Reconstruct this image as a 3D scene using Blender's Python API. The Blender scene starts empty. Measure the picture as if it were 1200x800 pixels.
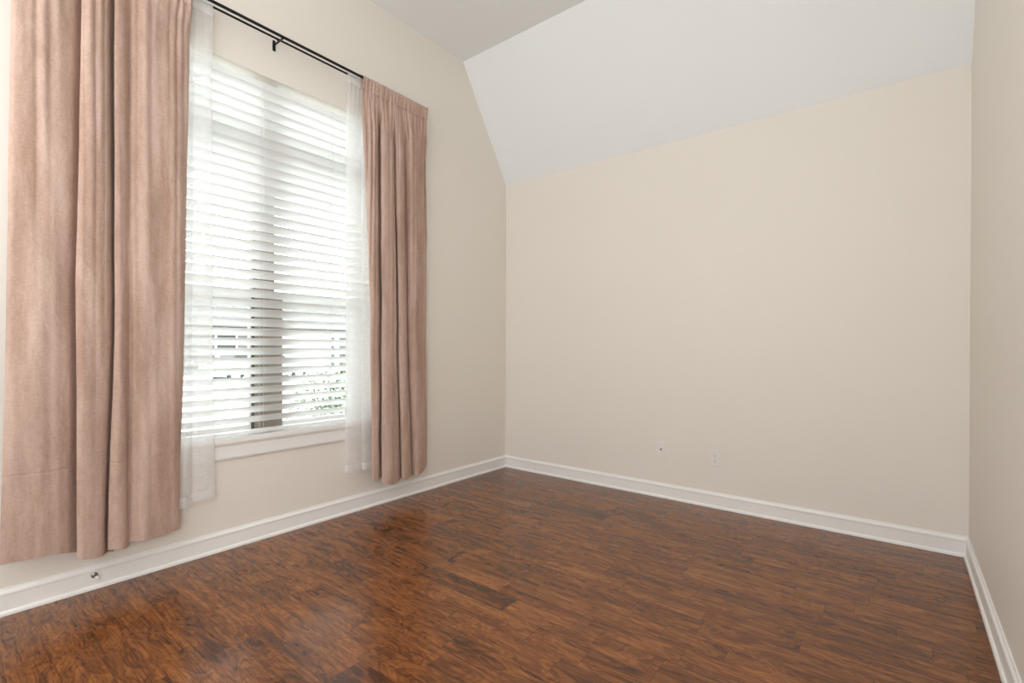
import bpy, bmesh, math, random
from mathutils import Vector, Matrix, noise

PI = math.pi
S = bpy.context.scene
C = S.collection

# ------------------------------------------------------------------ camera
CAM_H = 1.15
YAW, PITCH, ROLL = 0.67083, -0.003685, 0.002943
CAM_X = 3.01314
cam_data = bpy.data.cameras.new('camera')
cam_data.sensor_width = 36.0
cam_data.lens = 573.21 * 36.0 / 1200.0
cam_data.shift_y = 10.34 / 1200.0
cam_data.clip_start = 0.02
cam_data.clip_end = 500
cam = bpy.data.objects.new('camera', cam_data)
C.objects.link(cam)
fw = Vector((-math.sin(YAW) * math.cos(PITCH), math.cos(YAW) * math.cos(PITCH), math.sin(PITCH)))
rt = Vector((math.cos(YAW), math.sin(YAW), 0))
up = rt.cross(fw)
r2 = rt * math.cos(ROLL) + up * math.sin(ROLL)
u2 = -rt * math.sin(ROLL) + up * math.cos(ROLL)
M = Matrix((r2, u2, -fw)).transposed().to_4x4()
M.translation = Vector((CAM_X, 0, CAM_H))
cam.matrix_world = M
S.camera = cam

# ------------------------------------------------------------------ view and light
S.view_settings.view_transform = 'Standard'
S.view_settings.look = 'None'
S.view_settings.exposure = -0.13
S.view_settings.gamma = 1.0
S.view_settings.use_curve_mapping = False
S.cycles.use_denoising = True
S.cycles.max_bounces = 12
S.cycles.diffuse_bounces = 6
S.cycles.transparent_max_bounces = 24
S.cycles.sample_clamp_indirect = 8.0

world = bpy.data.worlds.new('overcast_sky')
S.world = world
world.use_nodes = True
wb = world.node_tree.nodes['Background']
wb.inputs['Color'].default_value = (0.93, 0.97, 1.0, 1)
wb.inputs['Strength'].default_value = 7.5

# room size
W, D, Y0 = 3.316, 3.698, -0.95          # right wall x, back wall y, wall behind the camera y
HK, HC, SB = 2.730, 3.661, 0.602        # knee height, flat ceiling height, setback of the slope
T = 0.20                                # wall thickness
WY0, WY1, WZ0, WZ1 = 0.745, 2.155, 0.607, 2.79   # window opening in the left wall


def area_light(name, loc, target, sx, sy, power, color):
    l = bpy.data.lights.new(name, 'AREA')
    l.shape = 'RECTANGLE'
    l.size, l.size_y = sx, sy
    l.energy = power
    l.color = color
    o = bpy.data.objects.new(name, l)
    C.objects.link(o)
    o.location = loc
    d = Vector(target) - Vector(loc)
    o.rotation_euler = d.to_track_quat('-Z', 'Z').to_euler()
    return o


# added unseen fill lamps behind and beside the camera, against solid walls
area_light('fill_behind', (1.5, Y0 + 0.06, 2.15), (1.5, 3.4, 1.75), 2.8, 2.3, 80.0, (0.965, 1.0, 1.02))
area_light('fill_side', (W - 0.05, -0.42, 1.15), (0.0, 0.6, 1.0), 0.9, 2.1, 92.0, (0.965, 1.0, 1.02))
pl = area_light('window_daylight_portal', (-0.22, (WY0 + WY1) / 2, (WZ0 + WZ1) / 2), (1, (WY0 + WY1) / 2, (WZ0 + WZ1) / 2),
                WY1 - WY0, WZ1 - WZ0, 1.0, (1, 1, 1))
pl.data.cycles.is_portal = True


# ------------------------------------------------------------------ helpers
def obj(name, bm, mat, parent=None, smooth=False):
    me = bpy.data.meshes.new(name)
    bmesh.ops.recalc_face_normals(bm, faces=bm.faces[:])
    bm.to_mesh(me)
    bm.free()
    if smooth:
        for p in me.polygons:
            p.use_smooth = True
    if mat:
        me.materials.append(mat)
    o = bpy.data.objects.new(name, me)
    C.objects.link(o)
    if parent:
        o.parent = parent
        o.matrix_parent_inverse = Matrix.Translation(-parent.location) if parent.rotation_euler.z == 0 else \
            (Matrix.Translation(parent.location) @ Matrix.Rotation(parent.rotation_euler.z, 4, 'Z')).inverted()
    return o


def tag(o, label, cat, group=None):
    o['label'] = label
    o['category'] = cat
    if group:
        o['group'] = group
    return o


def thing(name, label, cat, loc, group=None):
    o = bpy.data.objects.new(name, None)
    o.empty_display_size = 0.1
    C.objects.link(o)
    o.location = loc
    return tag(o, label, cat, group)


def struct(o, label=None):
    o['kind'] = 'structure'
    if label:
        o['label'] = label
    return o


def bx(bm, a, b, bevel=0.0):
    x0, y0, z0 = a
    x1, y1, z1 = b
    vs = [bm.verts.new((x, y, z)) for x in (x0, x1) for y in (y0, y1) for z in (z0, z1)]
    fs = [bm.faces.new([vs[i] for i in f]) for f in
          ((0, 1, 3, 2), (4, 6, 7, 5), (0, 4, 5, 1), (2, 3, 7, 6), (0, 2, 6, 4), (1, 5, 7, 3))]
    if bevel:
        es = list({e for f in fs for e in f.edges})
        bmesh.ops.bevel(bm, geom=es, offset=bevel, segments=2, affect='EDGES', profile=0.5)
    return bm


def prism(bm, pts, axis, a, b):
    """closed outline pts (2D) extruded along axis from a to b; 2D axes are the remaining ones in order."""
    def P(p, t):
        q = list(p)
        q.insert('xyz'.index(axis), t)
        return q
    A = [bm.verts.new(P(p, a)) for p in pts]
    B = [bm.verts.new(P(p, b)) for p in pts]
    n = len(pts)
    bm.faces.new(A)
    bm.faces.new(B[::-1])
    for i in range(n):
        bm.faces.new((A[i], A[(i + 1) % n], B[(i + 1) % n], B[i]))
    return bm


def tube(bm, path, r, seg=12, caps=True):
    rings = []
    n = len(path)
    for i, p in enumerate(path):
        p = Vector(p)
        t = (Vector(path[min(i + 1, n - 1)]) - Vector(path[max(i - 1, 0)])).normalized()
        ref = Vector((0, 0, 1)) if abs(t.z) < 0.9 else Vector((1, 0, 0))
        u = t.cross(ref).normalized()
        v = t.cross(u)
        rr = r[i] if isinstance(r, (list, tuple)) else r
        rings.append([bm.verts.new(p + (u * math.cos(2 * PI * k / seg) + v * math.sin(2 * PI * k / seg)) * rr) for k in range(seg)])
    for a, b in zip(rings, rings[1:]):
        for k in range(seg):
            bm.faces.new((a[k], a[(k + 1) % seg], b[(k + 1) % seg], b[k]))
    if caps:
        bm.faces.new(rings[0][::-1])
        bm.faces.new(rings[-1])
    return bm


# ------------------------------------------------------------------ materials
def mat(name):
    m = bpy.data.materials.new(name)
    m.use_nodes = True
    nt = m.node_tree
    return m, nt, nt.nodes['Principled BSDF'], nt.nodes['Material Output']


def plain(name, col, rough=0.5, metal=0.0, spec=0.5, bump=None, bscale=200.0):
    m, nt, b, out = mat(name)
    b.inputs['Base Color'].default_value = (*col, 1)
    b.inputs['Roughness'].default_value = rough
    b.inputs['Metallic'].default_value = metal
    b.inputs['Specular IOR Level'].default_value = spec
    tc = nt.nodes.new('ShaderNodeTexCoord')
    nz = nt.nodes.new('ShaderNodeTexNoise')
    nz.inputs['Scale'].default_value = bscale
    nz.inputs['Detail'].default_value = 3
    nt.links.new(tc.outputs['Object'], nz.inputs['Vector'])
    if bump:
        bp = nt.nodes.new('ShaderNodeBump')
        bp.inputs['Strength'].default_value = bump
        bp.inputs['Distance'].default_value = 0.002
        nt.links.new(nz.outputs['Fac'], bp.inputs['Height'])
        nt.links.new(bp.outputs['Normal'], b.inputs['Normal'])
    else:
        mr = nt.nodes.new('ShaderNodeMapRange')
        mr.inputs['To Min'].default_value = max(0, rough - 0.04)
        mr.inputs['To Max'].default_value = min(1, rough + 0.04)
        nt.links.new(nz.outputs['Fac'], mr.inputs['Value'])
        nt.links.new(mr.outputs['Result'], b.inputs['Roughness'])
    return m


def N(nt, kind, **kw):
    n = nt.nodes.new(kind)
    for k, v in kw.items():
        if hasattr(n, k):
            setattr(n, k, v)
        else:
            n.inputs[k].default_value = v
    return n


def math_node(nt, op, a, b=None):
    n = nt.nodes.new('ShaderNodeMath')
    n.operation = op
    for i, v in enumerate((a, b)):
        if v is None:
            continue
        if isinstance(v, (int, float)):
            n.inputs[i].default_value = v
        else:
            nt.links.new(v, n.inputs[i])
    return n.outputs[0]


def mix_rgb(nt, fac, a, b, blend='MIX'):
    n = nt.nodes.new('ShaderNodeMix')
    n.data_type = 'RGBA'
    n.blend_type = blend
    for s, v in ((n.inputs[0], fac), (n.inputs[6], a), (n.inputs[7], b)):
        if isinstance(v, (int, float)):
            s.default_value = v
        elif isinstance(v, tuple):
            s.default_value = (*v, 1) if len(v) == 3 else v
        else:
            nt.links.new(v, s)
    return n.outputs[2]


def wood_floor():
    m, nt, b, out = mat('walnut_planks')
    L = nt.links
    tc = N(nt, 'ShaderNodeTexCoord')
    sep = N(nt, 'ShaderNodeSeparateXYZ')
    L.new(tc.outputs['Object'], sep.inputs[0])
    x, y = sep.outputs[0], sep.outputs[1]
    PW, PL = 0.118, 0.86
    ry = math_node(nt, 'DIVIDE', math_node(nt, 'ADD', y, 10.03), PW)
    row = math_node(nt, 'FLOOR', ry)
    fy = math_node(nt, 'FRACT', ry)
    wn = N(nt, 'ShaderNodeTexWhiteNoise', noise_dimensions='1D')
    L.new(row, wn.inputs['W'])
    rx = math_node(nt, 'DIVIDE', math_node(nt, 'ADD', x, math_node(nt, 'MULTIPLY', wn.outputs['Value'], 37.0)), PL)
    # warp the plank ends so that the lengths differ along a row
    cell = math_node(nt, 'FLOOR', rx)
    fx0 = math_node(nt, 'FRACT', rx)
    comb0 = N(nt, 'ShaderNodeCombineXYZ')
    L.new(row, comb0.inputs[0]); L.new(cell, comb0.inputs[1])
    wsplit = N(nt, 'ShaderNodeTexWhiteNoise', noise_dimensions='2D')
    L.new(comb0.outputs[0], wsplit.inputs['Vector'])
    split = math_node(nt, 'ADD', math_node(nt, 'MULTIPLY', wsplit.outputs['Value'], 0.5), 0.25)
    second = math_node(nt, 'GREATER_THAN', fx0, split)
    pid = math_node(nt, 'ADD', math_node(nt, 'MULTIPLY', cell, 2.0), second)
    comb = N(nt, 'ShaderNodeCombineXYZ')
    L.new(row, comb.inputs[0]); L.new(pid, comb.inputs[1])
    rnd = N(nt, 'ShaderNodeTexWhiteNoise', noise_dimensions='2D')
    L.new(comb.outputs[0], rnd.inputs['Vector'])
    rsep = N(nt, 'ShaderNodeSeparateColor')
    L.new(rnd.outputs['Color'], rsep.inputs[0])
    # grain coordinates, shifted per plank
    gx = math_node(nt, 'ADD', x, math_node(nt, 'MULTIPLY', rsep.outputs[0], 50.0))
    gy = math_node(nt, 'ADD', y, math_node(nt, 'MULTIPLY', rsep.outputs[1], 50.0))
    gc = N(nt, 'ShaderNodeCombineXYZ')
    L.new(gx, gc.inputs[0]); L.new(gy, gc.inputs[1])
    mp = N(nt, 'ShaderNodeMapping')
    mp.inputs['Scale'].default_value = (3.0, 9.0, 1.0)
    L.new(gc.outputs[0], mp.inputs[0])
    n1 = N(nt, 'ShaderNodeTexNoise', Scale=1.0, Detail=3.0, Roughness=0.5, Distortion=1.5)
    L.new(mp.outputs[0], n1.inputs['Vector'])
    mp2 = N(nt, 'ShaderNodeMapping')
    mp2.inputs['Scale'].default_value = (5.0, 95.0, 1.0)
    L.new(gc.outputs[0], mp2.inputs[0])
    n2 = N(nt, 'ShaderNodeTexNoise', Scale=1.0, Detail=4.0, Roughness=0.65, Distortion=1.5)
    L.new(mp2.outputs[0], n2.inputs['Vector'])
    mp3 = N(nt, 'ShaderNodeMapping')
    mp3.inputs['Scale'].default_value = (2.6, 22.0, 1.0)
    L.new(gc.outputs[0], mp3.inputs[0])
    n3 = N(nt, 'ShaderNodeTexNoise', Scale=1.0, Detail=6.0, Roughness=0.62, Distortion=0.8)
    L.new(mp3.outputs[0], n3.inputs['Vector'])
    # figured rings: sine of the warped noise
    rings = math_node(nt, 'SINE', math_node(nt, 'ADD', math_node(nt, 'MULTIPLY', n1.outputs['Fac'], 48.0), math_node(nt, 'MULTIPLY', n3.outputs['Fac'], 9.0)))
    rings = math_node(nt, 'MULTIPLY', math_node(nt, 'ADD', rings, 1.0), 0.5)
    ramp = N(nt, 'ShaderNodeValToRGB')
    cr = ramp.color_ramp
    cr.elements[0].position = 0.36; cr.elements[0].color = (*FLOOR_DARK, 1)
    cr.elements[1].position = 0.66; cr.elements[1].color = (*FLOOR_LIGHT, 1)
    e = cr.elements.new(0.50); e.color = (*FLOOR_MID, 1)
    tone = math_node(nt, 'ADD', math_node(nt, 'MULTIPLY', n1.outputs['Fac'], 0.30),
                     math_node(nt, 'MULTIPLY', rsep.outputs[2], 0.07))
    tone = math_node(nt, 'ADD', tone, math_node(nt, 'MULTIPLY', n3.outputs['Fac'], 0.42))
    tone = math_node(nt, 'ADD', tone, math_node(nt, 'MULTIPLY', n2.outputs['Fac'], 0.16))
    tone = math_node(nt, 'ADD', tone, math_node(nt, 'MULTIPLY', rings, 0.095))
    darkp = N(nt, 'ShaderNodeMapRange')
    darkp.inputs['From Min'].default_value = 0.93
    darkp.inputs['From Max'].default_value = 0.97
    L.new(rsep.outputs[0], darkp.inputs['Value'])
    tone = math_node(nt, 'SUBTRACT', tone, math_node(nt, 'MULTIPLY', darkp.outputs[0], 0.07))
    tone = math_node(nt, 'SUBTRACT', tone, 0.03)
    L.new(tone, ramp.inputs[0])
    # narrow dark pores
    pores = N(nt, 'ShaderNodeMapRange')
    pores.inputs['From Min'].default_value = 0.34
    pores.inputs['From Max'].default_value = 0.50
    pores.inputs['To Min'].default_value = 0.55
    pores.inputs['To Max'].default_value = 1.0
    L.new(n2.outputs['Fac'], pores.inputs['Value'])
    col = mix_rgb(nt, 1.0, ramp.outputs[0], pores.outputs[0], 'MULTIPLY')
    # seams
    dy = math_node(nt, 'MULTIPLY', math_node(nt, 'MINIMUM', fy, math_node(nt, 'SUBTRACT', 1.0, fy)), PW)
    d1 = math_node(nt, 'ABSOLUTE', math_node(nt, 'SUBTRACT', fx0, split))
    d2 = math_node(nt, 'MINIMUM', fx0, math_node(nt, 'SUBTRACT', 1.0, fx0))
    dx = math_node(nt, 'MULTIPLY', math_node(nt, 'MINIMUM', d1, d2), PL)
    dd = math_node(nt, 'MINIMUM', dx, dy)
    seam = N(nt, 'ShaderNodeMapRange')
    seam.inputs['From Max'].default_value = 0.0022
    L.new(dd, seam.inputs['Value'])
    col = mix_rgb(nt, math_node(nt, 'MULTIPLY', math_node(nt, 'SUBTRACT', 1.0, seam.outputs[0]), 0.6), col, (0.03, 0.014, 0.008))
    L.new(col, b.inputs['Base Color'])
    hgt = math_node(nt, 'ADD', math_node(nt, 'MULTIPLY', seam.outputs[0], 0.6), math_node(nt, 'MULTIPLY', n1.outputs['Fac'], 0.35))
    hgt = math_node(nt, 'ADD', hgt, math_node(nt, 'MULTIPLY', n2.outputs['Fac'], 0.12))
    bp = N(nt, 'ShaderNodeBump', Strength=0.18, Distance=0.0012)
    L.new(hgt, bp.inputs['Height'])
    L.new(bp.outputs[0], b.inputs['Normal'])
    rr = N(nt, 'ShaderNodeMapRange')
    rr.inputs['To Min'].default_value = 0.13
    rr.inputs['To Max'].default_value = 0.24
    L.new(n1.outputs['Fac'], rr.inputs['Value'])
    L.new(rr.outputs[0], b.inputs['Roughness'])
    b.inputs['Specular IOR Level'].default_value = 0.42
    return m


def velvet():
    m, nt, b, out = mat('dusty_rose_velvet')
    L = nt.links
    tc = N(nt, 'ShaderNodeTexCoord')
    mp = N(nt, 'ShaderNodeMapping')
    mp.inputs['Scale'].default_value = (3.0, 7.0, 1.1)
    L.new(tc.outputs['Object'], mp.inputs[0])
    n1 = N(nt, 'ShaderNodeTexNoise', Scale=1.6, Detail=4.0, Roughness=0.6, Distortion=0.4)
    L.new(mp.outputs[0], n1.inputs['Vector'])
    mp2 = N(nt, 'ShaderNodeMapping')
    mp2.inputs['Scale'].default_value = (60.0, 60.0, 130.0)
    L.new(tc.outputs['Object'], mp2.inputs[0])
    n2 = N(nt, 'ShaderNodeTexNoise', Scale=1.0, Detail=4.0, Roughness=0.7)
    L.new(mp2.outputs[0], n2.inputs['Vector'])
    ramp = N(nt, 'ShaderNodeValToRGB')
    cr = ramp.color_ramp
    cr.elements[0].position = 0.38; cr.elements[0].color = (*VELVET_A, 1)
    cr.elements[1].position = 0.62; cr.elements[1].color = (*VELVET_B, 1)
    mp3 = N(nt, 'ShaderNodeMapping')
    mp3.inputs['Scale'].default_value = (26.0, 30.0, 14.0)
    L.new(tc.outputs['Object'], mp3.inputs[0])
    n3 = N(nt, 'ShaderNodeTexNoise', Scale=1.0, Detail=5.0, Roughness=0.62, Distortion=0.9)
    L.new(mp3.outputs[0], n3.inputs['Vector'])
    mp4 = N(nt, 'ShaderNodeMapping')
    mp4.inputs['Scale'].default_value = (16.0, 16.0, 0.5)
    L.new(tc.outputs['Object'], mp4.inputs[0])
    n4 = N(nt, 'ShaderNodeTexNoise', Scale=1.0, Detail=3.0, Roughness=0.5)
    L.new(mp4.outputs[0], n4.inputs['Vector'])
    f = math_node(nt, 'ADD', math_node(nt, 'MULTIPLY', n1.outputs['Fac'], 0.45), math_node(nt, 'MULTIPLY', n2.outputs['Fac'], 0.22))
    f = math_node(nt, 'ADD', f, math_node(nt, 'MULTIPLY', n3.outputs['Fac'], 0.13))
    f = math_node(nt, 'ADD', f, math_node(nt, 'MULTIPLY', n4.outputs['Fac'], 0.20))
    L.new(f, ramp.inputs[0])
    L.new(ramp.outputs[0], b.inputs['Base Color'])
    b.inputs['Roughness'].default_value = 0.9
    b.inputs['Specular IOR Level'].default_value = 0.15
    b.inputs['Sheen Weight'].default_value = 0.45
    b.inputs['Sheen Roughness'].default_value = 0.35
    b.inputs['Sheen Tint'].default_value = (1.0, 0.80, 0.72, 1)
    # a faint pressed crease across the cloth
    sz = N(nt, 'ShaderNodeSeparateXYZ')
    L.new(tc.outputs['Object'], sz.inputs[0])
    zz = math_node(nt, 'ADD', sz.outputs[2], math_node(nt, 'MULTIPLY', n3.outputs['Fac'], 0.02))
    dz = math_node(nt, 'ABSOLUTE', math_node(nt, 'SUBTRACT', zz, 0.62))
    crease = N(nt, 'ShaderNodeMapRange')
    crease.inputs['From Max'].default_value = 0.006
    L.new(dz, crease.inputs['Value'])
    hh = math_node(nt, 'ADD', n3.outputs['Fac'], math_node(nt, 'MULTIPLY', n2.outputs['Fac'], 0.25))
    hh = math_node(nt, 'ADD', hh, math_node(nt, 'MULTIPLY', crease.outputs[0], 0.45))
    bp = N(nt, 'ShaderNodeBump', Strength=0.6, Distance=0.006)
    L.new(hh, bp.inputs['Height'])
    L.new(bp.outputs[0], b.inputs['Normal'])
    return m


def sheer(name, opacity):
    m = bpy.data.materials.new(name)
    m.use_nodes = True
    nt = m.node_tree
    L = nt.links
    nt.nodes.remove(nt.nodes['Principled BSDF'])
    out = nt.nodes['Material Output']
    tc = N(nt, 'ShaderNodeTexCoord')
    mp = N(nt, 'ShaderNodeMapping')
    mp.inputs['Scale'].default_value = (30.0, 30.0, 420.0)
    L.new(tc.outputs['Object'], mp.inputs[0])
    nz = N(nt, 'ShaderNodeTexNoise', Scale=1.0, Detail=3.0, Roughness=0.6)
    L.new(mp.outputs[0], nz.inputs['Vector'])
    mr = N(nt, 'ShaderNodeMapRange')
    mr.inputs['From Min'].default_value = 0.3
    mr.inputs['From Max'].default_value = 0.7
    mr.inputs['To Min'].default_value = opacity - 0.06
    mr.inputs['To Max'].default_value = opacity + 0.06
    L.new(nz.outputs['Fac'], mr.inputs['Value'])
    df = N(nt, 'ShaderNodeBsdfDiffuse')
    df.inputs['Color'].default_value = (0.94, 0.935, 0.93, 1)
    tl = N(nt, 'ShaderNodeBsdfTranslucent')
    tl.inputs['Color'].default_value = (0.92, 0.92, 0.92, 1)
    mx = N(nt, 'ShaderNodeMixShader')
    mx.inputs[0].default_value = 0.42
    L.new(df.outputs[0], mx.inputs[1]); L.new(tl.outputs[0], mx.inputs[2])
    tr = N(nt, 'ShaderNodeBsdfTransparent')
    mx2 = N(nt, 'ShaderNodeMixShader')
    L.new(mr.outputs[0], mx2.inputs[0])
    L.new(tr.outputs[0], mx2.inputs[1]); L.new(mx.outputs[0], mx2.inputs[2])
    L.new(mx2.outputs[0], out.inputs['Surface'])
    return m


def slat_material():
    m = bpy.data.materials.new('white_blind_slat')
    m.use_nodes = True
    nt = m.node_tree
    L = nt.links
    b = nt.nodes['Principled BSDF']
    out = nt.nodes['Material Output']
    b.inputs['Base Color'].default_value = (0.90, 0.90, 0.89, 1)
    tc = N(nt, 'ShaderNodeTexCoord')
    nz = N(nt, 'ShaderNodeTexNoise', Scale=40.0, Detail=2.0)
    L.new(tc.outputs['Object'], nz.inputs['Vector'])
    mr = N(nt, 'ShaderNodeMapRange')
    mr.inputs['To Min'].default_value = 0.35
    mr.inputs['To Max'].default_value = 0.5
    L.new(nz.outputs['Fac'], mr.inputs['Value'])
    L.new(mr.outputs[0], b.inputs['Roughness'])
    tl = N(nt, 'ShaderNodeBsdfTranslucent')
    tl.inputs['Color'].default_value = (0.9, 0.91, 0.90, 1)
    mx = N(nt, 'ShaderNodeMixShader')
    mx.inputs[0].default_value = 0.40
    L.new(b.outputs[0], mx.inputs[1]); L.new(tl.outputs[0], mx.inputs[2])
    L.new(mx.outputs[0], out.inputs['Surface'])
    return m


def glass():
    m = bpy.data.materials.new('window_glass')
    m.use_nodes = True
    nt = m.node_tree
    L = nt.links
    nt.nodes.remove(nt.nodes['Principled BSDF'])
    out = nt.nodes['Material Output']
    tr = N(nt, 'ShaderNodeBsdfTransparent')
    tr.inputs['Color'].default_value = (0.95, 0.97, 0.96, 1)
    gl = N(nt, 'ShaderNodeBsdfGlossy')
    gl.inputs['Roughness'].default_value = 0.02
    fr = N(nt, 'ShaderNodeFresnel', IOR=1.3)
    mx = N(nt, 'ShaderNodeMixShader')
    L.new(fr.outputs[0], mx.inputs[0])
    L.new(tr.outputs[0], mx.inputs[1]); L.new(gl.outputs[0], mx.inputs[2])
    L.new(mx.outputs[0], out.inputs['Surface'])
    return m


def brick_material(name, c1, c2, mortar, scale):
    m, nt, b, out = mat(name)
    tc = N(nt, 'ShaderNodeTexCoord')
    mp = N(nt, 'ShaderNodeMapping')
    mp.inputs['Rotation'].default_value = (PI / 2, 0, PI / 2)
    nt.links.new(tc.outputs['Object'], mp.inputs[0])
    br = N(nt, 'ShaderNodeTexBrick')
    br.inputs['Color1'].default_value = (*c1, 1)
    br.inputs['Color2'].default_value = (*c2, 1)
    br.inputs['Mortar'].default_value = (*mortar, 1)
    br.inputs['Scale'].default_value = scale
    nt.links.new(mp.outputs[0], br.inputs['Vector'])
    nt.links.new(br.outputs['Color'], b.inputs['Base Color'])
    b.inputs['Roughness'].default_value = 0.9
    return m


def two_tone(name, a, c, scale, rough=0.9):
    m, nt, b, out = mat(name)
    tc = N(nt, 'ShaderNodeTexCoord')
    nz = N(nt, 'ShaderNodeTexNoise', Scale=scale, Detail=5.0)
    nt.links.new(tc.outputs['Object'], nz.inputs['Vector'])
    nt.links.new(mix_rgb(nt, nz.outputs['Fac'], a, c), b.inputs['Base Color'])
    b.inputs['Roughness'].default_value = rough
    return m


FLOOR_DARK, FLOOR_MID, FLOOR_LIGHT = (0.070, 0.025, 0.010), (0.195, 0.066, 0.019), (0.330, 0.124, 0.034)
VELVET_A, VELVET_B = (0.385, 0.25, 0.19), (0.60, 0.445, 0.38)
m_wall = plain('wall_paint', (0.795, 0.755, 0.69), 0.55, spec=0.3, bump=0.05, bscale=260)
m_ceil = plain('ceiling_paint', (0.83, 0.845, 0.85), 0.85, spec=0.2, bump=0.06, bscale=220)
m_trim = plain('white_trim_paint', (0.86, 0.85, 0.835), 0.38)
m_floor = wood_floor()
m_velvet = velvet()
m_sheer = sheer('white_sheer_linen', 0.52)
m_hem = sheer('white_sheer_hem', 0.80)
m_slat = slat_material()
m_cord = plain('white_cord', (0.8, 0.8, 0.78), 0.7)
m_glass = glass()
m_frame = plain('backlit_mullion', (0.28, 0.245, 0.205), 0.45)  # white mullion; its backlit shade is put into the base colour
m_vinyl = plain('white_vinyl', (0.80, 0.80, 0.78), 0.4)
m_strip = plain('brown_gap_shadow', (0.10, 0.085, 0.07), 0.7)  # dark brown stands in for shade in the gap beside the mullion
m_black = plain('black_metal', (0.012, 0.011, 0.012), 0.38, metal=0.3)
m_plastic = plain('white_plastic', (0.80, 0.78, 0.75), 0.35)
m_dark = plain('dark_slot', (0.03, 0.028, 0.026), 0.6)
m_nickel = plain('dull_nickel', (0.30, 0.26, 0.22), 0.35, metal=1.0)
m_brass = plain('coax_metal', (0.30, 0.26, 0.20), 0.3, metal=1.0)
m_rubber = plain('white_rubber', (0.80, 0.79, 0.76), 0.6)

# ------------------------------------------------------------------ room shell
bm = bmesh.new()
bx(bm, (-T, Y0 - T, -0.12), (W + T, D + T, 0.0))
struct(obj('floor', bm, m_floor), 'glossy reddish brown walnut plank floor')

bm = bmesh.new()
bx(bm, (-T, Y0 - T, 0), (0, WY0, HC))
bx(bm, (-T, WY0, 0), (0, WY1, WZ0))
bx(bm, (-T, WY0, WZ1), (0, WY1, HC))
bx(bm, (-T, WY1, 0), (0, D - SB, HC))
prism(bm, [(D - SB, 0), (D, 0), (D, HK), (D - SB, HC)], 'x', -T, 0)
struct(obj('wall_left', bm, m_wall), 'beige wall with the curtained window')

bm = bmesh.new()
bx(bm, (-T, D, 0), (W + T, D + T, HK))
struct(obj('wall_back', bm, m_wall), 'plain beige wall with two small outlet plates')

bm = bmesh.new()
prism(bm, [(Y0 - T, 0), (D, 0), (D, HK), (D - SB, HC), (Y0 - T, HC)], 'x', W, W + T)
struct(obj('wall_right', bm, m_wall), 'plain beige wall at the right edge')

bm = bmesh.new()
bx(bm, (0, Y0 - T, 0), (W, Y0, HC))
struct(obj('wall_front', bm, m_wall), 'beige wall behind the camera')

bm = bmesh.new()
bx(bm, (-T, Y0 - T, HC), (W + T, D - SB, HC + 0.12))
struct(obj('ceiling', bm, m_ceil), 'flat off-white ceiling')

bm = bmesh.new()
prism(bm, [(D, HK), (D - SB, HC), (D - SB, HC + 0.12), (D + T, HC + 0.12), (D + T, HK)], 'x', -T, W + T)
struct(obj('ceiling_slope', bm, m_ceil), 'steep sloped off-white ceiling above the back wall')

# baseboards: shoe moulding, flat face and a small cap
PROF = [(0, 0), (0.022, 0), (0.022, 0.007), (0.0205, 0.012), (0.017, 0.016), (0.0125, 0.0185), (0.012, 0.020),
        (0.012, 0.083), (0.0145, 0.087), (0.0145, 0.093), (0.0125, 0.098), (0.008, 0.102), (0.0055, 0.107), (0.005, 0.112), (0, 0.112)]


def baseboard(name, place, a, b, miter_a, miter_b):
    """place(d, t, z): d away from the wall, t along it"""
    bm = bmesh.new()
    A = [bm.verts.new(place(d, a + d * miter_a, z)) for d, z in PROF]
    B = [bm.verts.new(place(d, b - d * miter_b, z)) for d, z in PROF]
    n = len(PROF)
    for i in range(n):
        bm.faces.new((A[i], A[(i + 1) % n], B[(i + 1) % n], B[i]))
    bm.faces.new(A); bm.faces.new(B[::-1])
    return struct(obj(name, bm, m_trim))


baseboard('baseboard_left', lambda d, t, z: (d, t, z), Y0, D, 1, 1)
baseboard('baseboard_back', lambda d, t, z: (t, D - d, z), 0, W, 1, 1)
baseboard('baseboard_right', lambda d, t, z: (W - d, t, z), Y0, D, 1, 1)

# ------------------------------------------------------------------ the double window with a transom
win = bpy.data.objects.new('window_1', None)
C.objects.link(win)
win.location = (-0.16, (WY0 + WY1) / 2, WZ0)
struct(win, 'tall double window behind white blinds')
MY0, MY1 = 1.395, 1.508
ST = 0.632
ZT0, ZT1 = 2.418, 2.462
bm = bmesh.new()
FX0, FX1 = -0.198, -0.134
bx(bm, (FX0, WY0, ST), (FX1, WY0 + 0.035, WZ1))
bx(bm, (FX0, WY1 - 0.035, ST), (FX1, WY1, WZ1))
bx(bm, (FX0, WY0 + 0.035, WZ1 - 0.010), (FX1, WY1 - 0.035, WZ1))
bx(bm, (FX0, WY0 + 0.035, ST), (FX1, WY1 - 0.035, ST + 0.010))
obj('window_frame', bm, m_vinyl, win)
bm = bmesh.new()
bx(bm, (FX0, MY0, ST + 0.010), (FX1 + 0.006, MY1, WZ1 - 0.010))
bx(bm, (FX1 - 0.012, 1.384, ST + 0.010), (FX1 + 0.012, 1.430, 1.478))
bx(bm, (FX1 - 0.012, 1.436, ST + 0.010), (FX1 + 0.012, 1.558, 1.478))
obj('mullion', bm, m_frame, win)
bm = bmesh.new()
bx(bm, (FX1 - 0.012, 1.371, ST + 0.010), (FX1 + 0.010, 1.3835, 1.478))  # thin dark strip painting the shadowed gap along the mullion's edge
obj('gap_shadow_strip', bm, m_strip, win)
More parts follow.
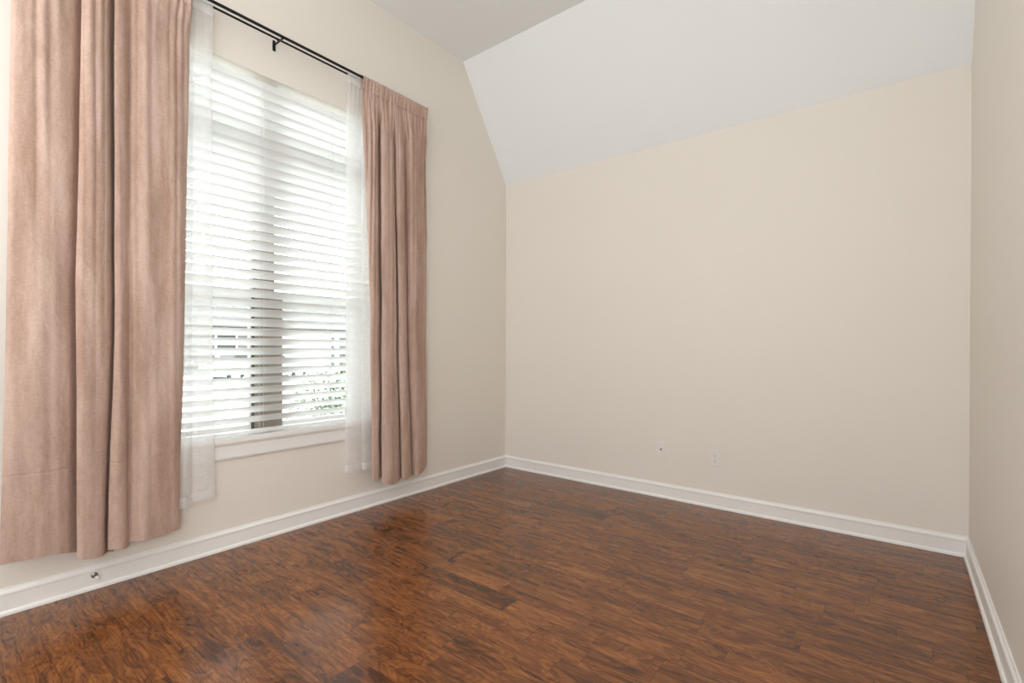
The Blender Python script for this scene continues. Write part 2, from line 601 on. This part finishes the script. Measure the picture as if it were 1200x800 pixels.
for (a, b) in ((WY0 + 0.035, MY0), (MY1, WY1 - 0.035)):
    bm = bmesh.new()
    bx(bm, (FX0, a, ZT0), (FX1 + 0.004, b, ZT1))
    obj('transom_bar', bm, m_vinyl, win)

    def sash(name, x0, x1, z0, z1, w, wb):
        bm = bmesh.new()
        bx(bm, (x0, a + 0.001, z0), (x1, a + w, z1), 0.003)
        bx(bm, (x0, b - w, z0), (x1, b - 0.001, z1), 0.003)
        bx(bm, (x0, a + w, z0), (x1, b - w, z0 + wb), 0.003)
        bx(bm, (x0, a + w, z1 - 0.042), (x1, b - w, z1), 0.003)
        s = obj(name, bm, m_vinyl, win)
        bm = bmesh.new()
        xm = (x0 + x1) / 2
        bx(bm, (xm - 0.002, a + w - 0.004, z0 + wb - 0.004), (xm + 0.002, b - w + 0.004, z1 - 0.038))
        obj('pane', bm, m_glass, s)
    sash('upper_sash', -0.192, -0.168, 1.440, ZT0 - 0.001, 0.022, 0.042)
    sash('lower_sash', -0.166, -0.140, ST + 0.011, 1.488, 0.036, 0.032)
    bm = bmesh.new()
    bx(bm, (-0.176, a, ZT1), (-0.172, b, WZ1 - 0.010))
    obj('pane', bm, m_glass, win)

bm = bmesh.new()
prism(bm, [(FX1, WY0 + 0.001), (0.0005, WY0 + 0.001), (0.0005, WY0 - 0.02), (0.024, WY0 - 0.02), (0.03, WY0 - 0.014),
           (0.03, WY1 + 0.014), (0.024, WY1 + 0.02), (0.0005, WY1 + 0.02), (0.0005, WY1 - 0.001), (FX1, WY1 - 0.001)], 'z', WZ0, ST)
obj('window_sill', bm, m_trim, win)
bm = bmesh.new()
prism(bm, [(0.0002, 0.510), (0.010, 0.510), (0.014, 0.516), (0.016, 0.524), (0.016, 0.588), (0.020, 0.596), (0.022, 0.607), (0.0002, 0.607)], 'y', WY0 - 0.01, WY1 + 0.01)
obj('apron', bm, m_trim, win)

# ------------------------------------------------------------------ the blind
BY0, BY1 = WY0 + 0.010, WY1 - 0.010
BX = -0.034
blind = thing('venetian_blind', 'wide white venetian blind with tilted slats filling the window', 'blind', (BX, (BY0 + BY1) / 2, 0.64))
bm = bmesh.new()
bx(bm, (-0.064, BY0, 2.722), (-0.030, BY1, 2.765), 0.003)
obj('headrail', bm, m_slat, blind)
TH = math.radians(40)
SW, PITCHZ, ZS0, NS = 0.0635, 0.058, 2.694, 35
bm = bmesh.new()
for k in range(NS):
    zc = ZS0 - k * PITCHZ
    top, bot = [], []
    for i in range(7):
        u = (i / 6 - 0.5) * SW                     # + towards the room, where the edge is high
        c = 0.0026 * (1 - (2 * u / SW) ** 2)
        px, pz = u * math.cos(TH) - c * math.sin(TH), u * math.sin(TH) + c * math.cos(TH)
        nx, nz = -math.sin(TH) * 0.0014, math.cos(TH) * 0.0014
        top.append((BX + px + nx, zc + pz + nz))
        bot.append((BX + px - nx, zc + pz - nz))
    prism(bm, top + bot[::-1], 'y', BY0 + 0.003, BY1 - 0.003)
obj('slat_panel', bm, m_slat, blind)
bm = bmesh.new()
bx(bm, (-0.060, BY0 + 0.003, 0.640), (-0.008, BY1 - 0.003, 0.660), 0.004)
obj('bottom_rail', bm, m_slat, blind)
for y in (0.90, 1.385, 1.84):
    bm = bmesh.new()
    for x in (-0.0075, -0.0600):
        tube(bm, [(x, y, 0.642), (x, y, 2.740)], 0.0011, 6)
    for k in range(NS):
        zc = ZS0 - k * PITCHZ
        h = SW / 2 + 0.003
        tube(bm, [(BX + h * math.cos(TH) + 0.002, y, zc + h * math.sin(TH) - 0.003), (BX - h * math.cos(TH) - 0.002, y, zc - h * math.sin(TH) - 0.003)], 0.0008, 4)
    obj('ladder_cord', bm, m_cord, blind)

# ------------------------------------------------------------------ curtain rods
RFX, RFZ, RBX, RBZ = 0.110, 3.010, 0.055, 3.016
rod = thing('double_curtain_rod', 'black metal double curtain rod above the window', 'curtain rod', (0, 1.442, 3.0))


def wrap_path(x, z, ya, yb, r):
    p = [(0.001, ya, z), (x - r, ya, z)]
    for k in range(1, 7):
        a = k / 7 * PI / 2
        p.append((x - r + r * math.sin(a), ya + r - r * math.cos(a), z))
    n = 20
    for k in range(n + 1):
        p.append((x, ya + r + (yb - ya - 2 * r) * k / n, z))
    for k in range(1, 7):
        a = k / 7 * PI / 2
        p.append((x - r + r * math.cos(a), yb - r + r * math.sin(a), z))
    return p + [(x - r, yb, z), (0.001, yb, z)]


bm = tube(bmesh.new(), wrap_path(RFX, RFZ, 0.315, 2.566, 0.03), 0.0085, 14)
obj('front_pole', bm, m_black, rod, True)
bm = tube(bmesh.new(), wrap_path(RBX, RBZ, 0.345, 2.545, 0.025), 0.0062, 14)
obj('back_pole', bm, m_black, rod, True)
bm = bmesh.new()
bx(bm, (0.0, 1.433, 2.966), (0.005, 1.451, 3.030), 0.0015)
bx(bm, (0.004, 1.437, 2.998), (0.114, 1.447, 3.0025), 0.001)
for x, z, r in ((RFX, RFZ, 0.0108), (RBX, RBZ, 0.0083)):
    p = []
    for k in range(9):
        a = PI + k / 8 * PI
        p.append((x + r * math.cos(a), z + r * math.sin(a)))
    for k in range(9):
        a = 2 * PI - k / 8 * PI
        p.append((x + (r + 0.002) * math.cos(a), z + (r + 0.002) * math.sin(a)))
    prism(bm, p, 'y', 1.437, 1.447)
for z in (2.975, 3.022):
    tube(bm, [(0.004, 1.442, z), (0.0065, 1.442, z)], 0.003, 8)
obj('bracket', bm, m_black, rod)

# ------------------------------------------------------------------ curtains
# columns: y at 2.8 m, 1.45 m and 0.25 m height, distance from the wall, height of the lower edge
LEFT_VELVET = [
    (0.3050, 0.2893, 0.2689, 0.085, 0.243),
    (0.3180, 0.3048, 0.2918, 0.105, 0.248),
    (0.3811, 0.3727, 0.3540, 0.118, 0.248),
    (0.4444, 0.4357, 0.4215, 0.112, 0.243),
    (0.4987, 0.4854, 0.4779, 0.092, 0.227),
    (0.5317, 0.5136, 0.5133, 0.055, 0.213),
    (0.5504, 0.5320, 0.5348, 0.035, 0.201),
    (0.5577, 0.5393, 0.5421, 0.045, 0.197),
    (0.5451, 0.5270, 0.5297, 0.080, 0.203),
    (0.5273, 0.5066, 0.5092, 0.112, 0.214),
    (0.5248, 0.5027, 0.5054, 0.134, 0.210),
    (0.5384, 0.5206, 0.5233, 0.148, 0.200),
    (0.5656, 0.5654, 0.5592, 0.146, 0.191),
    (0.5915, 0.6037, 0.5881, 0.138, 0.187),
    (0.6142, 0.6267, 0.6015, 0.118, 0.185),
    (0.6350, 0.6430, 0.6142, 0.080, 0.179),
    (0.6600, 0.6632, 0.6338, 0.040, 0.170),
    (0.6741, 0.6758, 0.6479, 0.050, 0.168),
    (0.6553, 0.6585, 0.6327, 0.090, 0.188),
    (0.6417, 0.6433, 0.6178, 0.115, 0.199),
    (0.6399, 0.6415, 0.6171, 0.133, 0.208),
    (0.6509, 0.6605, 0.6413, 0.138, 0.205),
    (0.6763, 0.6796, 0.6763, 0.126, 0.195),
    (0.6946, 0.6947, 0.6914, 0.104, 0.193),
    (0.7027, 0.7044, 0.6995, 0.098, 0.205),
    (0.7117, 0.7151, 0.7118, 0.116, 0.214),
    (0.7560, 0.7562, 0.7461, 0.128, 0.211),
    (0.8101, 0.8068, 0.7964, 0.122, 0.207),
    (0.8743, 0.8673, 0.8492, 0.114, 0.206),
    (0.9233, 0.9047, 0.8787, 0.102, 0.212),
    (0.9517, 0.9289, 0.9024, 0.086, 0.210),
    (0.9621, 0.9392, 0.9126, 0.078, 0.210)]
RIGHT_VELVET = [
    (1.9906, 2.0669, 2.0737, 0.110, 0.232),
    (2.0082, 2.0745, 2.0814, 0.124, 0.221),
    (2.0608, 2.1000, 2.0999, 0.128, 0.212),
    (2.1055, 2.1348, 2.1274, 0.115, 0.210),
    (2.1528, 2.1775, 2.1678, 0.080, 0.214),
    (2.1956, 2.2148, 2.2072, 0.052, 0.214),
    (2.2158, 2.2352, 2.2314, 0.055, 0.209),
    (2.1490, 2.1715, 2.1677, 0.105, 0.212),
    (2.1304, 2.1491, 2.1490, 0.135, 0.197),
    (2.1446, 2.1708, 2.1819, 0.150, 0.180),
    (2.1851, 2.2194, 2.2461, 0.145, 0.165),
    (2.2229, 2.2693, 2.3005, 0.125, 0.169),
    (2.2806, 2.3243, 2.3563, 0.075, 0.174),
    (2.3117, 2.3561, 2.3927, 0.070, 0.173),
    (2.2790, 2.3227, 2.3547, 0.092, 0.184),
    (2.2687, 2.3044, 2.3361, 0.115, 0.185),
    (2.2762, 2.3120, 2.3439, 0.130, 0.173),
    (2.3049, 2.3453, 2.3858, 0.128, 0.171),
    (2.3471, 2.3801, 2.4295, 0.105, 0.177),
    (2.3955, 2.4252, 2.4713, 0.070, 0.176),
    (2.3897, 2.4193, 2.4654, 0.092, 0.181),
    (2.3943, 2.4323, 2.4703, 0.116, 0.177),
    (2.4286, 2.4672, 2.4972, 0.124, 0.180),
    (2.4838, 2.5234, 2.5499, 0.108, 0.193),
    (2.5464, 2.5739, 2.5965, 0.085, 0.201),
    (2.5927, 2.6118, 2.6259, 0.062, 0.212),
    (2.6254, 2.6358, 2.6455, 0.045, 0.220)]
LEFT_SHEER = [
    (0.9065, 0.8879, 0.8807, 0.045, 0.313),
    (0.9301, 0.9151, 0.9040, 0.056, 0.305),
    (0.9516, 0.9365, 0.9253, 0.062, 0.306),
    (0.9628, 0.9554, 0.9480, 0.064, 0.305),
    (0.9773, 0.9739, 0.9704, 0.056, 0.302),
    (0.9927, 0.9893, 0.9878, 0.046, 0.318),
    (1.0160, 1.0126, 1.0132, 0.049, 0.322),
    (1.0487, 1.0474, 1.0543, 0.050, 0.321),
    (1.0711, 1.0761, 1.0897, 0.046, 0.326),
    (1.0810, 1.0861, 1.1019, 0.042, 0.330)]
RIGHT_SHEER = [
    (1.9111, 1.9111, 1.9073, 0.044, 0.297),
    (1.9303, 1.9303, 1.9298, 0.050, 0.293),
    (1.9764, 1.9731, 1.9760, 0.051, 0.290),
    (2.0138, 2.0174, 2.0309, 0.046, 0.288),
    (2.0359, 2.0360, 2.0462, 0.044, 0.293),
    (2.0359, 2.0396, 2.0498, 0.054, 0.288),
    (2.0527, 2.0599, 2.0738, 0.060, 0.288),
    (2.0893, 2.0932, 2.1073, 0.058, 0.290),
    (2.1323, 2.1363, 2.1471, 0.048, 0.293)]


def catmull(P, per):
    out = []
    n = len(P)
    for i in range(n - 1):
        p0, p1, p2, p3 = P[max(i - 1, 0)], P[i], P[i + 1], P[min(i + 2, n - 1)]
        for s in range(per):
            t = s / per
            q = []
            for a, b, c, d in zip(p0, p1, p2, p3):
                m1, m2 = (c - a) * 0.42, (d - b) * 0.42
                q.append((2 * t**3 - 3 * t**2 + 1) * b + (t**3 - 2 * t**2 + t) * m1 + (-2 * t**3 + 3 * t**2) * c + (t**3 - t**2) * m2)
            out.append(q)
    out.append(list(P[-1]))
    return out


def smooth(t):
    t = max(0.0, min(1.0, t))
    return t * t * (3 - 2 * t)


def drape(parent, table, rod_x, rod_z, drop, ya, yb, m_panel, m_pocket, m_hemx, hem_h, gather, ripple, wrinkle, seed, thick, pleat=0.0, blend=0.34):
    """a gathered curtain: rod pocket, panel and hem. ya, yb: ends of the pocket on the rod"""
    rnd = random.Random(seed)
    cols = catmull(table, 10)
    n = len(cols)
    phase = [rnd.random() * 6.28 for _ in range(8)]
    ztop = rod_z - drop

    yt0 = [q[0] for q in cols]
    f1, f2 = yt0[:], yt0[:]
    for i in range(1, n):
        f1[i] = max(f1[i], f1[i - 1])
    for i in range(n - 2, -1, -1):
        f2[i] = min(f2[i], f2[i + 1])
    iso = [(p + q) / 2 + i * 1e-5 for i, (p, q) in enumerate(zip(f1, f2))]
    iso = [ya + (q - iso[0]) / (iso[-1] - iso[0]) * (yb - ya) for q in iso]

    def top_point(i):
        y = iso[i]
        w = (math.sin(y * 2 * PI / gather + 1.3 * math.sin(y * 31 + phase[0]) + phase[1])
             + 0.6 * math.sin(y * 2 * PI / (gather * 0.61) + phase[2])) * ripple
        return y, rod_x + 0.001 + w

    def row(z_frac, zhem=None):
        """z_frac 0 top .. 1 bottom"""
        R = []
        for i, (yt, ym, yb_, dep, zb) in enumerate(cols):
            z = ztop + (zb - ztop) * z_frac
            # y through three measured heights
            za, zm, zc = 2.80, 1.45, 0.25
            if z >= zm:
                t = min(1.3, (z - zm) / (za - zm))
                y = ym + (yt - ym) * t
            else:
                y = yb_ + (ym - yb_) * smooth(0.15 + 0.85 * max(0, (z - zc) / (zm - zc))) if z > zc else yb_ + (ym - yb_) * smooth(0.15)
                t0 = smooth(0.15)
                y = yb_ + (y - yb_ - (ym - yb_) * t0) / (1 - t0)
            x = dep
            k = smooth((ztop - z) / blend)
            ty, tx = top_point(i)
            yy = ty + (y - ty) * smooth((ztop - z) / blend)
            # small gathers die out down the panel, folds deepen
            x = tx + (x - tx) * k + pleat * math.exp(-(ztop - z) / 0.9) * (k ** 0.5) * (abs(math.sin(yy * PI / 0.043 + 0.9 * math.sin(yy * 23 + phase[4]))) - 0.65) * (0.6 + 0.6 * math.sin(yy * 37 + phase[5])) + ripple * 0.5 * (1 - k) * math.sin(i * 0.9)
            if wrinkle:
                v = noise.noise(Vector((yy * 9 + seed, z * 2.2, seed))) * wrinkle * (0.4 + 0.6 * k)
                v += noise.noise(Vector((yy * 16 + z * 10, z * 6 - yy * 9, seed + 5))) * wrinkle * 0.45
                v += noise.noise(Vector((yy * 24 + z * 0.6, z * 0.45, seed + 9))) * wrinkle * 0.6
                x += v
            R.append((x, yy, z))
        return R

    length = ztop - 0.21
    fh = 1 - hem_h / length
    fr = [(j / 70) ** 1.25 * fh for j in range(71)]

    def sheet(rows, name, m):
        bm = bmesh.new()
        V = [[bm.verts.new(p) for p in r] for r in rows]
        for a, b in zip(V, V[1:]):
            for i in range(n - 1):
                bm.faces.new((a[i], a[i + 1], b[i + 1], b[i]))
        o = obj(name, bm, m, parent, True)
        if thick:
            s = o.modifiers.new('thickness', 'SOLIDIFY')
            s.thickness = thick
            s.offset = 0
            es = o.modifiers.new('edges', 'EDGE_SPLIT')
            es.split_angle = math.radians(65)
        return o
    sheet([row(f) for f in fr], 'panel', m_panel)
    hem_rows = []
    for f, dx in ((fh, 0.0), (fh + (1 - fh) * 0.06, 0.0002), (fh + (1 - fh) * 0.3, 0.0003), (fh + (1 - fh) * 0.55, 0.0003), (fh + (1 - fh) * 0.8, 0.0003),
                  (fh + (1 - fh) * 0.95, 0.0002), (1.0, 0.0)):
        hem_rows.append([(x + dx, y, z) for x, y, z in row(f)])
    sheet(hem_rows, 'hem', m_hemx)
    # pocket around the rod
    r0 = 0.0145 if thick else 0.0095
    sec = [(0, r0), (0.7 * r0, 0.72 * r0), (r0, 0), (0.92 * r0, -0.6 * r0), (0.62 * r0, -0.6 * drop), (0.35 * r0, -0.88 * drop), (0.5 * r0, -drop), (0.4 * r0, -1.12 * drop),
           (-0.4 * r0, -1.12 * drop), (-0.5 * r0, -drop), (-0.35 * r0, -0.88 * drop), (-0.62 * r0, -0.6 * drop), (-0.92 * r0, -0.6 * r0), (-r0, 0), (-0.7 * r0, 0.72 * r0)]
    bm = bmesh.new()
    L = []
    m_ = int((yb - ya) / 0.0035)
    for i in range(m_ + 1):
        y = ya + (yb - ya) * i / m_
        w = (math.sin(y * 2 * PI / gather + 1.3 * math.sin(y * 31 + phase[0]) + phase[1])
             + 0.6 * math.sin(y * 2 * PI / (gather * 0.61) + phase[2])) * ripple
        w2 = math.sin(y * 2 * PI / (gather * 0.8) + phase[3]) * ripple * 0.5
        ring = []
        for dx, dz in sec:
            kx = 1 if dx >= 0 else -1
            amt = smooth(-dz / drop) if dz < 0 else 0
            cr_ = noise.noise(Vector((y * 70 + seed, dz * 60, kx))) * ripple * 1.6
            ring.append(bm.verts.new((rod_x + dx + kx * (abs(w2) * 0.5 + cr_) + w * amt, y + w2 * 0.3 * amt, rod_z + dz + 0.15 * w2)))
        L.append(ring)
    k = len(sec)
    for a, b in zip(L, L[1:]):
        for i in range(k):
            bm.faces.new((a[i], a[(i + 1) % k], b[(i + 1) % k], b[i]))
    obj('rod_pocket', bm, m_pocket, parent, True)


c = thing('velvet_curtain', 'dusty pink velvet curtain, the wider one left of the window', 'curtain', (RFX, 0.62, 0.2), 'pink velvet curtains')
drape(c, LEFT_VELVET, RFX, RFZ, 0.075, 0.325, 0.965, m_velvet, m_velvet, m_velvet, 0.13, 0.034, 0.0045, 0.012, 3.7, 0.003, 0.014, 0.14)
c = thing('velvet_curtain', 'dusty pink velvet curtain, the narrower one right of the window', 'curtain', (RFX, 2.3, 0.2), 'pink velvet curtains')
drape(c, RIGHT_VELVET, RFX, RFZ, 0.075, 1.992, 2.579, m_velvet, m_velvet, m_velvet, 0.13, 0.034, 0.0045, 0.008, 8.2, 0.003, 0.036)
c = thing('sheer_curtain', 'white sheer curtain beside the wide left velvet curtain', 'curtain', (RBX, 0.98, 0.3), 'white sheer curtains')
drape(c, [(0.80, 0.79, 0.785, 0.048, 0.31), (0.85, 0.835, 0.83, 0.058, 0.31)] + LEFT_SHEER, RBX, RBZ, 0.05, 0.80, 1.080, m_sheer, m_hem, m_hem, 0.055, 0.03, 0.0012, 0.0025, 12.4, 0)
c = thing('sheer_curtain', 'white sheer curtain beside the narrow right velvet curtain', 'curtain', (RBX, 2.04, 0.3), 'white sheer curtains')
drape(c, RIGHT_SHEER, RBX, RBZ, 0.05, 1.911, 2.185, m_sheer, m_hem, m_hem, 0.055, 0.03, 0.0012, 0.0025, 21.9, 0)

# ------------------------------------------------------------------ wall plates on the back wall
def rounded(w, h, r, seg=4):
    p = []
    for cx, cz, a0 in ((w - r, h - r, 0), (-w + r, h - r, PI / 2), (-w + r, -h + r, PI), (w - r, -h + r, 1.5 * PI)):
        for k in range(seg + 1):
            a = a0 + k / seg * PI / 2
            p.append((cx + r * math.cos(a), cz + r * math.sin(a)))
    return p


def plate_bm(cx, cz, holes=()):
    bm = bmesh.new()
    prev = None
    for (w, h, d) in ((0.036, 0.0575, 0.0), (0.036, 0.0575, 0.003), (0.0335, 0.055, 0.0058)):
        ring = [bm.verts.new((cx + x, D - d, cz + z)) for x, z in rounded(w, h, 0.005)]
        if prev:
            n = len(ring)
            for i in range(n):
                bm.faces.new((prev[i], prev[(i + 1) % n], ring[(i + 1) % n], ring[i]))
        else:
            bm.faces.new(ring)
        prev = ring
    bm.faces.new(prev)
    return bm


def disc(bm, cx, cz, y0, y1, r, seg=20, flat=None):
    p = []
    for k in range(seg):
        a = 2 * PI * k / seg
        x, z = r * math.cos(a), r * math.sin(a)
        if flat:
            z = max(-flat, min(flat, z))
        p.append((cx + x, cz + z))
    prism(bm, p, 'y', y0, y1)


o1x, o1z = 1.562, 0.371
t = thing('coax_wall_plate', 'white wall plate with one round cable jack, left of the two plates', 'wall plate', (o1x, D, o1z - 0.0575))
obj('plate', plate_bm(o1x, o1z), m_plastic, t)
bm = bmesh.new()
disc(bm, o1x, o1z, D - 0.0058, D - 0.008, 0.0085, 6)
disc(bm, o1x, o1z, D - 0.008, D - 0.017, 0.0052, 16)
j = obj('coax_jack', bm, m_brass, t)
for dz in (-0.042, 0.042):
    bm = bmesh.new()
    disc(bm, o1x, o1z + dz, D - 0.0057, D - 0.0068, 0.0033, 12)
    obj('screw', bm, m_plastic, t)

o2x, o2z = 1.966, 0.358
t = thing('power_outlet', 'white duplex power outlet, right of the two plates', 'outlet', (o2x, D, o2z - 0.0575))
obj('plate', plate_bm(o2x, o2z), m_plastic, t)
for dz in (-0.0195, 0.0195):
    bm = bmesh.new()
    disc(bm, o2x, o2z + dz, D - 0.0057, D - 0.0075, 0.0172, 28, 0.0142)
    r = obj('socket', bm, m_plastic, t)
    bm = bmesh.new()
    for sx, hh in ((-0.0064, 0.0042), (0.0064, 0.0034)):
        bx(bm, (o2x + sx - 0.0011, D - 0.0078, o2z + dz + 0.004 - hh), (o2x + sx + 0.0011, D - 0.0074, o2z + dz + 0.004 + hh))
    disc(bm, o2x, o2z + dz - 0.0078, D - 0.0074, D - 0.0078, 0.0025, 10)
    obj('slot', bm, m_dark, r)
bm = bmesh.new()
disc(bm, o2x, o2z, D - 0.0057, D - 0.0068, 0.0033, 12)
obj('screw', bm, m_plastic, t)

# ------------------------------------------------------------------ door stop on the left baseboard
t = thing('door_stop', 'small metal door stop with white tip on the left baseboard', 'door stop', (0.012, 0.588, 0.065))
bm = bmesh.new()
tube(bm, [(0.0115, 0.588, 0.065), (0.0135, 0.588, 0.065), (0.016, 0.588, 0.065), (0.018, 0.588, 0.065)], [0.0135, 0.0135, 0.0105, 0.006], 20)
obj('base', bm, m_nickel, t, False)
bm = bmesh.new()
pts, rad = [], []
for k in range(15):
    pts.append((0.018 + k * 0.0022, 0.588, 0.065))
    rad.append(0.0062 if k % 2 else 0.0048)
tube(bm, pts, rad, 14)
obj('spring_shaft', bm, m_nickel, t, True)
bm = bmesh.new()
tube(bm, [(0.0485, 0.588, 0.065), (0.0505, 0.588, 0.065), (0.056, 0.588, 0.065), (0.058, 0.588, 0.065)], [0.006, 0.0085, 0.0085, 0.0065], 18)
obj('rubber_tip', bm, m_rubber, t, False)

# ------------------------------------------------------------------ outside the window
GZ = -0.35
bm = bmesh.new()
bx(bm, (-90, -40, GZ - 0.2), (-T - 0.02, 90, GZ))
struct(obj('ground', bm, two_tone('pale_concrete', (0.42, 0.42, 0.40), (0.52, 0.52, 0.50), 1.5)), 'pale paving outside the window')

m_brickw = brick_material('grey_brown_brick', (0.055, 0.045, 0.04), (0.075, 0.062, 0.054), (0.11, 0.105, 0.10), 4.0)
m_roof = two_tone('grey_shingles', (0.10, 0.10, 0.10), (0.16, 0.155, 0.15), 12)
m_white = plain('white_outdoor_paint', (0.75, 0.75, 0.73), 0.6)
m_dglass = plain('dark_house_glass', (0.05, 0.05, 0.05), 0.5, spec=0.2)
HX = -30.0
t = thing('neighbour_house', 'grey brown brick house across the street, seen through the blind', 'house', (HX - 4, 19, GZ))
bm = bmesh.new()
bx(bm, (HX - 8, 6, GZ), (HX, 31, 2.6))
for a in ((6, 31),):
    prism(bm, [(HX - 8, 2.6), (HX, 2.6), (HX - 4, 4.8)], 'y', 6.0, 31.0)
obj('brick_wall', bm, m_brickw, t)
bm = bmesh.new()
prism(bm, [(HX + 0.6, 2.45), (HX - 4, 4.98), (HX - 8.6, 2.45), (HX - 8.6, 2.6), (HX - 4, 5.15), (HX + 0.6, 2.62)], 'y', 5.5, 31.5)
obj('roof', bm, m_roof, t)
for y in (9.0, 12.2, 25.5, 28.3):
    bm = bmesh.new()
    bx(bm, (HX, y, 0.55), (HX + 0.05, y + 1.3, 0.65)); bx(bm, (HX, y, 2.05), (HX + 0.05, y + 1.3, 2.15))
    bx(bm, (HX, y, 0.65), (HX + 0.05, y + 0.1, 2.05)); bx(bm, (HX, y + 1.2, 0.65), (HX + 0.05, y + 1.3, 2.05))
    bx(bm, (HX, y + 0.1, 1.32), (HX + 0.04, y + 1.2, 1.38))
    w = obj('window_frame', bm, m_white, t)
    bm = bmesh.new()
    bx(bm, (HX, y + 0.1, 0.65), (HX + 0.02, y + 1.2, 2.05))
    obj('pane', bm, m_dglass, w)
for y in (15.3, 20.3):
    bm = bmesh.new()
    bx(bm, (HX, y, GZ), (HX + 0.08, y + 0.35, 2.3)); 
    obj('porch_post', bm, m_white, t)
bm = bmesh.new()
for k in range(4):
    bx(bm, (HX, 16.2, GZ + k * 0.58), (HX + 0.05, 20.0, GZ + k * 0.58 + 0.56), 0.01)
obj('garage_door', bm, m_white, t)

# parked car: body outline extruded, glasshouse, wheels
CX, CY = -20.0, 10.4
t = thing('parked_car', 'silver blue car parked outside, seen through the blind', 'car', (CX, CY, GZ))
m_car = plain('silver_blue_paint', (0.35, 0.39, 0.43), 0.25, metal=0.4)
m_tyre = plain('tyre_rubber', (0.03, 0.03, 0.03), 0.8)
side = [(-2.2, .28), (-2.25, .55), (-2.15, .82), (-1.95, .92), (-1.2, .96), (1.0, .95), (1.9, .82), (2.2, .68), (2.25, .45), (2.2, .25)]
for wc in (1.4, -1.4):
    side += [(wc + 0.36 * math.cos(a / 6 * PI), 0.25 + 0.36 * math.sin(a / 6 * PI)) for a in range(7)]
bm = bmesh.new()
prism(bm, [(CY + a, GZ + b) for a, b in side], 'x', CX - 0.85, CX + 0.85)
body = obj('body', bm, m_car, t)
bm = bmesh.new()
lo = [(-1.6, .95), (1.05, .94), (0.35, 1.40), (-1.05, 1.42)]
A = [bm.verts.new((CX + s * (0.80 if i < 2 else 0.62), CY + a, GZ + b)) for s in (-1, 1) for i, (a, b) in enumerate(lo)]
bm.faces.new(A[:4]); bm.faces.new(A[4:][::-1])
for i in range(4):
    bm.faces.new((A[i], A[(i + 1) % 4], A[4 + (i + 1) % 4], A[4 + i]))
obj('cabin_glass', bm, m_dglass, t)
bm = bmesh.new()
prism(bm, [(CY + 0.40, GZ + 1.39), (CY - 1.1, GZ + 1.41), (CY - 1.0, GZ + 1.455), (CY + 0.2, GZ + 1.45)], 'x', CX - 0.63, CX + 0.63)
obj('cabin_roof', bm, m_car, t)
for s in (-1, 1):
    for wc in (1.4, -1.4):
        bm = bmesh.new()
        tube(bm, [(CX + s * 0.64, CY + wc, GZ + 0.32), (CX + s * 0.66, CY + wc, GZ + 0.32), (CX + s * 0.84, CY + wc, GZ + 0.32), (CX + s * 0.86, CY + wc, GZ + 0.32)],
             [0.29, 0.32, 0.32, 0.29], 24)
        w = obj('wheel', bm, m_tyre, t)
        bm = bmesh.new()
        tube(bm, [(CX + s * 0.855, CY + wc, GZ + 0.32), (CX + s * 0.866, CY + wc, GZ + 0.32)], 0.19, 18)
        obj('hubcap', bm, m_car, w)

# leafy shrub just outside, right half of the window
def shrub(cx, cy, z0, rx, ry, h, n, seed, label):
    rnd = random.Random(seed)
    t = thing('leafy_shrub', label, 'shrub', (cx, cy, z0))
    bm = bmesh.new()
    for k in range(9):
        a = k * 2.4
        tube(bm, [(cx + 0.05 * math.cos(a), cy + 0.05 * math.sin(a), z0), (cx + 0.4 * rx * math.cos(a), cy + 0.4 * ry * math.sin(a), z0 + 0.45 * h),
                  (cx + 0.75 * rx * math.cos(a), cy + 0.75 * ry * math.sin(a), z0 + 0.8 * h)], [0.014, 0.010, 0.005], 6)
    obj('branch', bm, two_tone('twig_bark', (0.10, 0.07, 0.05), (0.16, 0.12, 0.09), 30), t)
    bm = bmesh.new()
    for _ in range(n):
        d = Vector((rnd.gauss(0, 1), rnd.gauss(0, 1), rnd.gauss(0, 1))).normalized()
        q = rnd.random() ** 0.4
        p = Vector((cx + d.x * rx * q, cy + d.y * ry * q, z0 + h * 0.52 + d.z * h * 0.48 * q))
        s = rnd.uniform(0.022, 0.042)
        u = Vector((rnd.gauss(0, 1), rnd.gauss(0, 1), rnd.gauss(0, 0.6))).normalized()
        v = u.cross(Vector((rnd.gauss(0, .4), rnd.gauss(0, .4), 1))).normalized() * s * 0.42
        nrm = u.cross(v).normalized() * s * 0.12
        a, b = p - u * s, p + u * s
        V = [bm.verts.new(x) for x in (a, p + v + nrm, b, p - v + nrm, p)]
        bm.faces.new((V[0], V[1], V[4])); bm.faces.new((V[1], V[2], V[4])); bm.faces.new((V[2], V[3], V[4])); bm.faces.new((V[3], V[0], V[4]))
    obj('foliage', bm, two_tone('shrub_leaf', (0.04, 0.075, 0.025), (0.11, 0.17, 0.065), 9, 0.5), t)


shrub(-1.85, 3.22, GZ, 0.62, 0.72, 1.45, 4200, 4, 'green leafy shrub outside the window, seen through the lower right slats')
